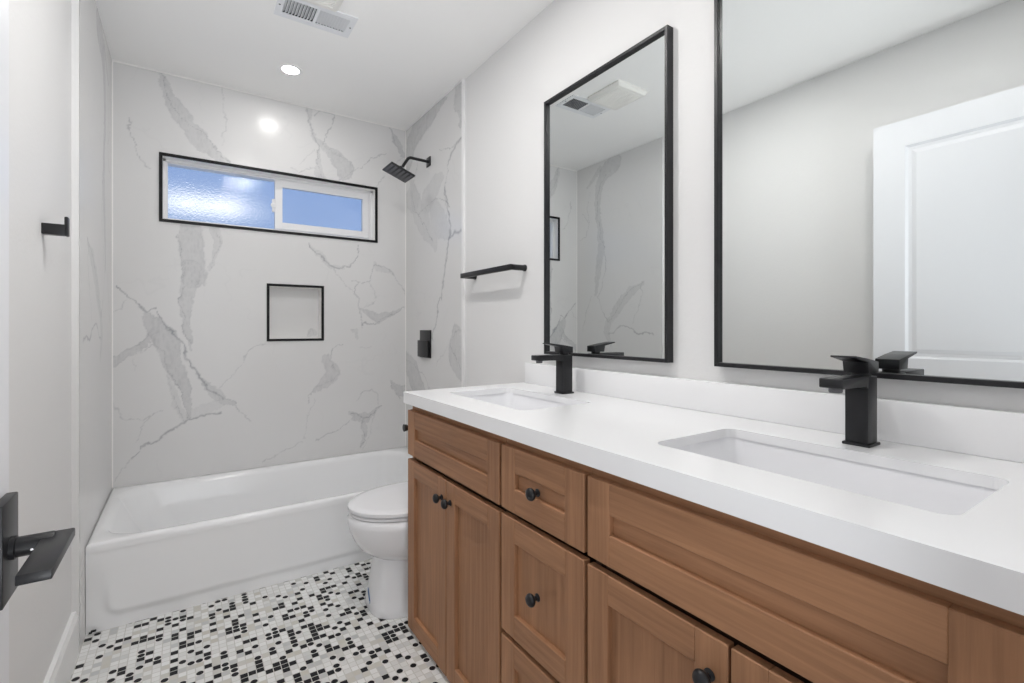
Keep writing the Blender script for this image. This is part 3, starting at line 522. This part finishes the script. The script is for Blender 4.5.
def sstep(v): v = max(0.0, min(1.0, v)); return v*v*(3-2*v)
for i_ in range(na+1):
    x = e0+(W-2*e0)*i_/na; r_ = []
    for j_ in range(nb+1):
        z = 0.305*j_/nb; cx_r, rr_ = 0.10, 0.045
        px_, pz_ = max(0, (0.06+rr_)-x, x-(W-0.06-rr_)), max(0, (0.052+rr_)-z)
        d_ = math.hypot(px_, pz_)-rr_; h_ = sstep(-d_/0.030+0.5)
        h_ *= 1.0
        r_.append(t.verts.new((x, TY+0.0030+0.0085*(1-h_)*(1-sstep((z-0.09)/0.17)), z)))
    vs.append(r_)
for i_ in range(na):
    for j_ in range(nb): t.faces.new((vs[i_][j_], vs[i_+1][j_], vs[i_+1][j_+1], vs[i_][j_+1]))
obj('apron', t, ACRYL, tub, ang=60)
obj('drain', B().lathe([(0.0, 0.0), (0.034, 0.0), (0.034, 0.003), (0.026, 0.005), (0.0, 0.003)], (W-0.26, (TY+D)/2, 0.0385)), BLACK, tub)
b = B().box(0.016, 0.031, TY-0.004, TY+0.004, 0.010, 0.016, 0.0012); b.box(0.010, 0.020, TY-0.003, TY+0.006, 0.006, 0.010, 0.001)
obj('leveling_clip', b, BLACK, tub)
# ---------------------------------------------------------------- toilet
TYc = 1.918; ZK = 0.965
toilet = thing('toilet', (1.12, TYc, 0), 'white two piece toilet with closed lid between tub and wooden vanity', 'toilet')
def egg(xf, xb, hw, z, n=48, pf=2.0, pb=2.6, xm=None):
    xm = (xf+0.235) if xm is None else xm; pts = []
    for k in range(n):
        a = 2*math.pi*k/n; ca, sa = math.cos(a), math.sin(a)
        pw = pf if ca < 0 else pb; ra = (xm-xf) if ca < 0 else (xb-xm)
        pts.append((xm+ra*math.copysign(abs(ca)**(2/pw), ca), TYc+hw*math.copysign(abs(sa)**(2/pw), sa), z))
    return pts
b = B().loft([egg(0.855, 1.50, 0.162, 0.372), egg(0.838, 1.50, 0.178, 0.384), egg(0.828, 1.50, 0.184, 0.372), egg(0.829, 1.50, 0.184, 0.350), egg(0.836, 1.48, 0.178, 0.318), egg(0.850, 1.45, 0.173, 0.284), egg(0.871, 1.42, 0.163, 0.250, pf=2.1), egg(0.904, 1.40, 0.147, 0.224, pf=2.2), egg(0.934, 1.38, 0.128, 0.208, pf=2.4), egg(0.945, 1.38, 0.120, 0.200, pf=2.5)], cap0=True, cap1=True)
obj('bowl', b, CERAM, toilet, ang=50)
b = B().loft([egg(0.940, 1.40, 0.124, 0.215, pf=2.8, pb=3), egg(0.934, 1.40, 0.124, 0.19, pf=3, pb=3), egg(0.920, 1.41, 0.132, 0.10, pf=3.2, pb=3), egg(0.906, 1.42, 0.140, 0.03, pf=3.2, pb=3), egg(0.903, 1.42, 0.142, 0.004, pf=3.2, pb=3), egg(0.905, 1.42, 0.140, 0.0, pf=3.2, pb=3)])
ped = obj('pedestal', b, CERAM, toilet, ang=50)
b = B().loft([egg(0.838, 1.31, 0.178, 0.385), egg(0.834, 1.31, 0.182, 0.389), egg(0.834, 1.31, 0.182, 0.397), egg(0.840, 1.30, 0.177, 0.400)])
obj('seat', b, SEATM, toilet, ang=40)
b = B().loft([egg(0.836, 1.31, 0.178, 0.402), egg(0.829, 1.315, 0.184, 0.405), egg(0.829, 1.315, 0.184, 0.417), egg(0.835, 1.31, 0.178, 0.423), egg(0.858, 1.29, 0.158, 0.4255), egg(0.92, 1.25, 0.11, 0.4265)])
obj('lid', b, SEATM, toilet, ang=40)
for s_ in (-1, 1): obj('hinge', B().tube([(1.310, TYc+s_*0.075-0.02, 0.400), (1.310, TYc+s_*0.075+0.02, 0.400)], 0.011), SEATM, toilet)
b = B().loft([rrect(1.345, 1.530, TYc-0.175, TYc+0.175, 0.03, 0.385), rrect(1.335, 1.532, TYc-0.18, TYc+0.18, 0.035, 0.42), rrect(1.325, 1.532, TYc-0.190, TYc+0.190, 0.035, 0.735)])
tank = obj('tank', b, CERAM, toilet, ang=50)
b = B().loft([rrect(1.322, 1.534, TYc-0.193, TYc+0.193, 0.035, 0.736), rrect(1.317, 1.534, TYc-0.198, TYc+0.198, 0.038, 0.741), rrect(1.317, 1.534, TYc-0.198, TYc+0.198, 0.038, 0.762), rrect(1.325, 1.530, TYc-0.190, TYc+0.190, 0.035, 0.770)])
obj('tank_lid', b, CERAM, toilet, ang=40)
b = B().lathe([(0.016, 0), (0.016, 0.008), (0.0, 0.012)], (1.326, TYc-0.14, 0.68), (-1, 0, 0)); b.box(1.305, 1.315, TYc-0.15, TYc-0.07, 0.672, 0.686, 0.003)
obj('flush_lever', b, CHROME, toilet)
# strip of blue tape wrapped low on the pedestal front
t = bmesh.new(); k_ = 0
pr = []
for k_ in range(6):
    f_ = k_/5.0; z = 0.066-0.032*f_; u_ = f_*0.045
    yy = TYc+0.030-u_
    sx_ = (z-0.03)/0.07; xf = 0.906+0.014*max(0, min(1, sx_))-0.0005
    xf += 0.0
    # front outline of the pedestal section (superellipse) at this offset from the axis
    h_ = 0.135; xx = (xf+0.235)-0.235*(max(0.0, 1-(abs(yy-TYc)/h_)**3.15))**(1/3.15)-0.0015
    pr.append((xx, yy, z))
va = [t.verts.new((a_[0], a_[1], a_[2]-0.005)) for a_ in pr]; vb = [t.verts.new((a_[0], a_[1], a_[2]+0.005)) for a_ in pr]
va2 = [t.verts.new((a_[0]+0.002, a_[1], a_[2]-0.005)) for a_ in pr]; vb2 = [t.verts.new((a_[0]+0.002, a_[1], a_[2]+0.005)) for a_ in pr]
for k_ in range(5):
    t.faces.new((va[k_], va[k_+1], vb[k_+1], vb[k_])); t.faces.new((va2[k_], va2[k_+1], vb2[k_+1], vb2[k_]))
    t.faces.new((va[k_], va[k_+1], va2[k_+1], va2[k_])); t.faces.new((vb[k_], vb[k_+1], vb2[k_+1], vb2[k_]))
tp_ = obj('tape_strip', t, BLUE, ped); tp_['label'] = 'short strip of blue tape'
# ---------------------------------------------------------------- vanity
VF, VB = 0.984, 1.534                 # face of the doors; back against the wall
VY0, VY1 = 0.100, 1.703
CZ0, CZ1 = 0.841, 0.882               # countertop underside and top
van = thing('vanity_cabinet', (1.27, 0.90, 0), 'brown wooden double vanity cabinet with shaker doors and black knobs', 'cabinet')
FX = VF+0.019
b = B()
b.box(FX+0.019, VB, VY0, VY0+0.018, 0.0, CZ0, mi=0); b.box(FX+0.019, VB, VY1-0.018, VY1, 0.0, CZ0, mi=0)
b.box(FX+0.019, VB-0.01, VY0+0.018, VY1-0.018, 0.035, 0.053, mi=1); b.box(VB-0.01, VB, VY0+0.018, VY1-0.018, 0.035, CZ0, mi=1)
for y in (1.067, 0.7425): b.box(FX+0.019, VB-0.01, y-0.009, y+0.009, 0.053, CZ0, mi=1)
obj('carcass', b, [WOODV, GAP_SHADE], van, smooth=False)
b = B()   # face frame: stiles and rails behind the doors, boards meeting at visible seams
for y0, y1 in ((VY0, VY0+0.016), (VY1-0.016, VY1)): b.box(FX, FX+0.019, y0, y1, 0.0, 0.800, mi=0)
for y0, y1 in ((VY0, 0.7415), (0.7435, 1.066), (1.068, VY1)): b.box(FX, FX+0.019, y0, y1, 0.800, CZ0, mi=1)
b.box(FX, FX+0.019, VY0+0.016, VY1-0.016, 0.0, 0.045, mi=1)
for y0, y1 in ((0.110, 0.7375), (1.0735, VY1)): b.box(FX+0.03, FX+0.045, y0, y1, 0.60, 0.68, mi=2)  # set-back strips in the shade colour, so the gaps between fronts look dark
b.box(FX+0.012, FX+0.03, 0.385, 0.46, 0.045, 0.60, mi=2); b.box(FX+0.012, FX+0.03, 1.35, 1.42, 0.045, 0.60, mi=2)
obj('face_frame', b, [WOODV, WOODH, GAP_SHADE], van, smooth=False)
def knob(parent, y, z):
    prof = [(0.0, 0.0), (0.0095, 0.0), (0.0095, 0.0015), (0.0055, 0.004), (0.005, 0.010), (0.0075, 0.0125), (0.0125, 0.0150), (0.0150, 0.0190), (0.0150, 0.0225), (0.0130, 0.0262), (0.0090, 0.0290), (0.0045, 0.0305), (0.0, 0.0308)]
    o = obj('knob', B().lathe(prof, (VF, y, z), (-1, 0, 0), seg=28), BLACK, parent); o['label'] = 'round black knob'; return o
def front(name, y0, y1, z0, z1, w=0.058):
    b = B(); bv = 0.0016; x0, x1 = VF, FX-0.0006
    b.box(x0, x1, y0, y0+w, z0, z1, bv, mi=0, seg=1); b.box(x0, x1, y1-w, y1, z0, z1, bv, mi=0, seg=1)
    b.box(x0, x1, y0+w-0.001, y1-w+0.001, z0, z0+w, bv, mi=1, seg=1); b.box(x0, x1, y0+w-0.001, y1-w+0.001, z1-w, z1, bv, mi=1, seg=1)
    horiz = (y1-y0) > 1.4*(z1-z0)
    b.box(x0+0.0115, x1-0.001, y0+w-0.002, y1-w+0.002, z0+w-0.002, z1-w+0.002, mi=1 if horiz else 0)
    return obj(name, b, [WOODV, WOODH], van, smooth=False)
YA = (0.110, 0.7375); YM = (0.7475, 1.0635); YC = (1.0735, VY1)
ZT = (0.653, 0.816); ZD = (0.016, 0.636)
front('false_drawer_front', *YA, *ZT, w=0.062); front('false_drawer_front', *YC, *ZT, w=0.062)
d = front('drawer', *YM, *ZT, w=0.062); knob(d, 0.9055, 0.7335)
d = front('drawer', *YM, 0.338, 0.638, w=0.060); knob(d, 0.9055, 0.489)
d = front('drawer', *YM, 0.016, 0.325, w=0.060); knob(d, 0.9055, 0.170)
for y0, y1, ky in ((0.110, 0.4225, 0.392), (0.4275, 0.7375, 0.458), (1.0735, 1.3845, 1.356), (1.3885, VY1, 1.416)):
    d = front('door', y0, y1, *ZD, w=0.058); knob(d, ky, 0.575)
# ---------------------------------------------------------------- countertop with two cut-outs
SX0, SX1 = 1.098, 1.368; SINKS = ((0.191, 0.665), (1.125, 1.604)); CM = CZ1-0.020
def plate(outer, holes, z0, z1):
    bm = bmesh.new(); es = []
    for lp in [outer]+holes:
        vs = [bm.verts.new((p[0], p[1], z1)) for p in lp]
        es += [bm.edges.new((vs[k], vs[(k+1) % len(vs)])) for k in range(len(vs))]
    bmesh.ops.triangle_fill(bm, use_beauty=True, use_dissolve=False, edges=es)
    r = bmesh.ops.extrude_face_region(bm, geom=list(bm.faces))
    for v in [g for g in r['geom'] if isinstance(g, bmesh.types.BMVert)]: v.co.z = z0
    bmesh.ops.recalc_face_normals(bm, faces=bm.faces); return bm
ct = thing('countertop', (1.25, 0.90, CZ0), 'long white quartz countertop with backsplash on the wooden vanity', 'countertop')
bm = plate([(0.972, 0.090), (1.535, 0.090), (1.535, 1.715), (0.972, 1.715)], [rrect(SX0, SX1, s0, s1, 0.024, 0, n=8) for s0, s1 in SINKS], CM, CZ1)
t_ = B(); t_.bm.free(); t_.bm = bm; t_.box(0.972, 1.002, 0.090, 1.715, CZ0+0.0002, CM); t_.box(1.002, 1.535, 1.704, 1.715, CZ0+0.0002, CM); bm = t_.bm
for y_ in (0.15, 0.90, 1.65): t_.box(1.06, 1.50, y_-0.03 if y_ > 1.6 else y_-0.04, y_+0.03 if y_ > 1.6 else y_+0.03, CZ0+0.0002, CM)
o = obj('slab', bm, QUARTZ, ct, ang=40)
bs = obj('backsplash', B().box(1.513, 1.5355, 0.090, 1.700, CZ1+0.0003, 0.968, 0.0015), QUARTZ, loc=(1.524, 0.90, CZ1)); tag(bs, 'low white quartz backsplash strip along the wall below both mirrors', 'backsplash')
for (s0, s1), lab in zip(SINKS, ('white undermount sink nearest the camera, below the large mirror', 'white undermount sink at the far end of the counter, below the small mirror')):
    sk = thing('sink', ((SX0+SX1)/2, (s0+s1)/2, CM-0.141), lab, 'sink', 'undermount sinks in the counter')
    zt = CM-0.0005; i_ = 0.004
    def rg(d, z, r): return rrect(SX0-i_+d, SX1+i_-d, s0-i_+d, s1+i_-d, r, z, n=8)
    b = B().loft([rg(-0.018, zt, 0.04), rg(0, zt, 0.034), rg(0.003, zt-0.010, 0.036), rg(0.010, zt-0.07, 0.040), rg(0.018, zt-0.105, 0.045), rg(0.034, zt-0.124, 0.05), rg(0.07, zt-0.131, 0.04),
                  rg(0.10, zt-0.133, 0.02), rg(0.07, zt-0.141, 0.04), rg(0.030, zt-0.134, 0.05), rg(0.008, zt-0.110, 0.045), rg(-0.004, zt-0.02, 0.04), rg(-0.018, zt-0.008, 0.04)], cap0=False, cap1=False)
    cxs, cys = (SX0+SX1)/2, (s0+s1)/2
    bas = obj('basin', b, CERAM, sk, ang=60)
    b = B().box(cxs-0.04, cxs+0.04, cys-0.15, cys+0.15, zt-0.141, zt-0.1325)
    obj('basin_floor', b, CERAM, sk, smooth=False)
    obj('drain', B().lathe([(0.0, 0.0), (0.030, 0.0), (0.030, 0.002), (0.022, 0.004), (0.0, 0.0045)], (cxs, cys, zt-0.1325)), BLACK, sk)
# ---------------------------------------------------------------- faucets
def faucet(y, lab):
    x = 1.441; f = thing('faucet', (x, y, CZ1), lab, 'faucet', 'black faucets behind the sinks')
    hy = 0.0205
    b = B().box(x-0.0265, x+0.0265, y-0.0245, y+0.0245, CZ1, CZ1+0.006, 0.0015)
    b.box(x-0.0225, x+0.0225, y-hy, y+hy, CZ1+0.005, CZ1+0.139, 0.002)
    body = obj('body', b, BLACK, f)
    # spout: flat bar whose underside meets the body with a small step
    pr = [(x-0.0200, CZ1+0.115), (x-0.030, CZ1+0.121), (x-0.129, CZ1+0.122), (x-0.133, CZ1+0.124), (x-0.133, CZ1+0.139), (x-0.131, CZ1+0.1405), (x-0.018, CZ1+0.1400)]
    sp_ = obj('spout', B().prism(pr, 1, y-hy, y+hy, 0.0012), BLACK, f)
    obj('aerator', B().lathe([(0.0, 0.0), (0.0105, 0.0), (0.0115, 0.002), (0.0115, 0.010), (0.0, 0.010)], (x-0.113, y, CZ1+0.113)), NUB, sp_)
    obj('collar', B().lathe([(0.0165, 0.0), (0.0165, 0.010)], (x, y, CZ1+0.138)), BLACK, f)
    pr = [(x-0.0235, CZ1+0.146), (x+0.0235, CZ1+0.146), (x+0.0235, CZ1+0.168), (x-0.030, CZ1+0.1765), (x-0.081, CZ1+0.1825), (x-0.082, CZ1+0.1790), (x-0.028, CZ1+0.1685)]
    obj('handle', B().prism(pr, 1, y-hy-0.002, y+hy+0.002, 0.001), BLACK, f)
faucet(0.422, 'matte black square faucet behind the sink nearest the camera, under the large mirror')
faucet(1.354, 'matte black square faucet by the far sink, in front of the narrower mirror')
# ---------------------------------------------------------------- mirrors
def mirror(y0, y1, z0, z1, lab):
    xf, xb, w = 1.507, 1.535, 0.011
    mr_ = thing('wall_mirror', (1.52, (y0+y1)/2, z0), lab, 'mirror', 'black framed mirrors above the vanity')
    b = B()
    b.box(xf, xb, y0, y0+w, z0, z1, 0.0008, seg=1); b.box(xf, xb, y1-w, y1, z0, z1, 0.0008, seg=1); b.box(xf, xb, y0+w, y1-w, z0, z0+w, 0.0008, seg=1); b.box(xf, xb, y0+w, y1-w, z1-w, z1, 0.0008, seg=1)
    obj('frame', b, BLACK, mr_, smooth=False)
    obj('glass', B().box(1.519, 1.530, y0+w, y1-w, z0+w, z1-w), MIRROR, mr_, smooth=False)
mirror(0.9516, 1.5600, 1.0126, 2.0333, 'tall black framed mirror above the far sink, reflecting marble and ceiling fan')
mirror(0.184, 0.7965, 1.0126, 2.0333, 'black framed mirror above the nearest sink, reflecting the white door')
# ---------------------------------------------------------------- towel bar, hook, shower fittings, paper holder
tb = thing('towel_bar', (WR, 1.95, 1.38), 'matte black towel bar on the white wall beside the shower marble', 'towel bar')
b = B().box(WR-0.084, WR-0.066, 1.722, 2.178, 1.368, 1.392, 0.002); obj('bar', b, BLACK, tb)
for y in (1.730, 2.170): obj('post', B().lathe([(0.0145, 0), (0.0145, 0.006), (0.0125, 0.007), (0.0125, 0.068)], (WR, y, 1.380), (-1, 0, 0)), BLACK, tb)
hk = thing('robe_hook', (WL, 1.80, 1.387), 'small matte black robe hook on the left white wall', 'hook')
obj('arm', B().box(WL, 0.032, 1.788, 1.812, 1.372, 1.402, 0.002), BLACK, hk)
obj('tip', B().box(0.026, 0.034, 1.788, 1.812, 1.371, 1.424, 0.0025), BLACK, hk)
sh = thing('rain_shower', (W, 2.716, 2.122), 'matte black square rain shower head on a bent arm', 'shower head')
obj('flange', B().box(W-0.006, W, 2.716-0.028, 2.716+0.028, 2.122-0.028, 2.122+0.028, 0.002), BLACK, sh)
pts = [(W-0.005, 2.716, 2.122)]
pts += [(W-0.05, 2.716, 2.1235), (W-0.10, 2.716, 2.1245)]
for k in range(9):
    a = math.radians(k/8*58); R_ = 0.030; pts.append((1.412-R_*math.sin(a), 2.716, 2.125-R_*(1-math.cos(a))))
ex, ez_ = pts[-1][0], pts[-1][2]; pts.append((ex-0.055*math.cos(math.radians(58)), 2.716, ez_-0.055*math.sin(math.radians(58))))
obj('arm', B().tube(pts, 0.0088), BLACK, sh)
hx, hz = 1.333, 2.024; a = math.radians(20.5)
M = Matrix.Translation((hx, 2.716, hz)) @ Matrix.Rotation(a, 4, 'Y')
b = B().box(-0.076, 0.076, -0.076, 0.076, -0.005, 0.005, 0.0015, M=M); hd = obj('head_plate', b, BLACK, sh)
obj('ball_joint', B().lathe([(0.017, 0.0), (0.017, 0.010), (0.012, 0.014), (0.012, 0.034)], M @ Vector((0, 0, 0.004)), (M.to_3x3() @ Vector((0, 0, 1)))), BLACK, hd)
b = B()
for k in range(6): b.box(-0.068+k*0.0243, -0.068+k*0.0243+0.0125, -0.068, 0.068, -0.0068, -0.004, 0.0008, M=M, seg=1)
obj('nozzle_strips', b, NUB, hd)
vv = thing('shower_valve', (W, 2.765, 1.02), 'matte black square shower valve with lever, below the shower head', 'valve')
obj('plate', B().box(W-0.008, W, 2.682, 2.838, 0.936, 1.104, 0.0015), BLACK, vv)
obj('hub', B().lathe([(0.026, 0.0), (0.026, 0.007)], (W-0.008, 2.766, 1.01), (-1, 0, 0)), BLACK, vv)
obj('handle', B().box(W-0.024, W-0.014, 2.688, 2.838, 0.940, 1.042, 0.002), BLACK, vv)
ph = thing('toilet_paper_holder', (1.05, VY1, 0.74), 'black paper holder end peeking past the far side of the vanity', 'toilet paper holder')
obj('post', B().lathe([(0.022, 0.0), (0.022, 0.006), (0.008, 0.008), (0.008, 0.045)], (1.10, VY1, 0.742), (0, 1, 0)), BLACK, ph)
obj('arm', B().lathe([(0.0, 0.0), (0.0075, 0.001), (0.0085, 0.105), (0.012, 0.110), (0.014, 0.122), (0.0, 0.124)], (1.108, VY1+0.045, 0.740), (-1, 0, 0)), BLACK, ph)
# ---------------------------------------------------------------- ceiling fittings
cv = thing('ceiling_vent', ((vx0+vx1)/2, (vy0+vy1)/2, H), 'white metal ceiling register with louvred slots', 'vent')
fw_x, fw_y, ZV = 0.026, 0.030, H-0.0045
xm = (vx0+vx1)/2
b = B(); b.box(vx0, vx1, vy0, vy0+fw_y, ZV, H); b.box(vx0, vx1, vy1-fw_y, vy1, ZV, H); b.box(vx0, vx0+fw_x, vy0+fw_y, vy1-fw_y, ZV, H); b.box(vx1-fw_x, vx1, vy0+fw_y, vy1-fw_y, ZV, H); b.box(xm-0.006, xm+0.006, vy0+fw_y, vy1-fw_y, ZV, H)
for x_ in (vx0+0.012, vx1-0.012): b.lathe([(0.0, 0), (0.004, 0), (0.003, 0.0015), (0.0, 0.002)], (x_, (vy0+vy1)/2, ZV), (0, 0, -1), seg=16, mi=1)
obj('frame', b, [VENTW, NUB], cv, smooth=False)
b = B(); b.box(dx0, dx1, dy0, dy1, H+0.075, H+0.080); b.box(dx0-0.004, dx0-0.0005, dy0, dy1, H+0.05, H+0.08); b.box(dx1+0.0005, dx1+0.004, dy0, dy1, H+0.05, H+0.08); b.box(dx0, dx1, dy0-0.004, dy0-0.0005, H+0.05, H+0.08); b.box(dx0, dx1, dy1+0.0005, dy1+0.004, H+0.05, H+0.08)
b.box(dx0+0.0003, dx0+0.001, dy0+0.0003, dy1-0.0003, H+0.0003, H+0.05); b.box(dx1-0.001, dx1-0.0003, dy0+0.0003, dy1-0.0003, H+0.0003, H+0.05); b.box(dx0+0.001, dx1-0.001, dy0+0.0003, dy0+0.001, H+0.0003, H+0.05); b.box(dx0+0.001, dx1-0.001, dy1-0.001, dy1-0.0003, H+0.0003, H+0.05)
obj('duct_box', b, DARK, cv, smooth=False)
ca, cb = vx0+fw_x, xm-0.006
for bank, (ca, cb, tilt) in enumerate(((vx0+fw_x, xm-0.006, -42), (xm+0.006, vx1-fw_x, 42))):
    nsl = 10; stp = (cb-ca)/nsl
    for k in range(nsl):
        M = Matrix.Translation((ca+(k+0.5)*stp, (vy0+vy1)/2, H+0.0035)) @ Matrix.Rotation(math.radians(tilt), 4, 'Y')
        obj('louver', B().box(-0.0085, 0.0085, -(vy1-vy0)/2+fw_y, (vy1-vy0)/2-fw_y, -0.0006, 0.0006, M=M), VENTW, cv, smooth=False)
ef = thing('exhaust_fan', (0.71, 1.945, H), 'white square ceiling exhaust fan grille, seen in the narrow mirror', 'exhaust fan')
b = B().loft([rrect(0.592, 0.828, 1.820, 2.070, 0.012, H, n=4), rrect(0.592, 0.828, 1.820, 2.070, 0.012, H-0.010, n=4), rrect(0.602, 0.818, 1.830, 2.060, 0.012, H-0.024, n=4), rrect(0.606, 0.814, 1.834, 2.056, 0.010, H-0.026, n=4)], cap0=False)
obj('housing', b, FANW, ef, ang=30)
b = B()
for k in range(15): b.box(0.622, 0.798, 1.852+k*0.0130, 1.852+k*0.0130+0.0065, H-0.0285, H-0.0255)
obj('grille', b, FANW, ef, smooth=False)
for i_, (lx, ly, w_, lab) in enumerate(((0.748, 2.695, P_VIS, 'recessed ceiling light above the front of the bathtub'), (0.72, 1.42, P_MID, 'recessed ceiling light in the middle of the room'), (0.72, 0.55, P_NEAR, 'recessed ceiling light close to the doorway'))):
    rl = thing('recessed_light', (lx, ly, H), lab, 'ceiling light', 'recessed ceiling lights')
    obj('trim_ring', B().lathe([(0.060, 0.0), (0.060, 0.002), (0.048, 0.0035), (0.040, 0.002), (0.040, 0.0)], (lx, ly, H), (0, 0, -1), seg=48), CEIL, rl)
    A_ = math.pi*0.039**2
    obj('lens', B().lathe([(0.0, 0.0), (0.039, 0.0), (0.039, 0.0015), (0.0, 0.0018)], (lx, ly, H-0.0005), (0, 0, -1), seg=48), emis('lamp_lens_%d' % i_, (1.0, 0.98, 0.955), w_/(math.pi*A_)), rl)
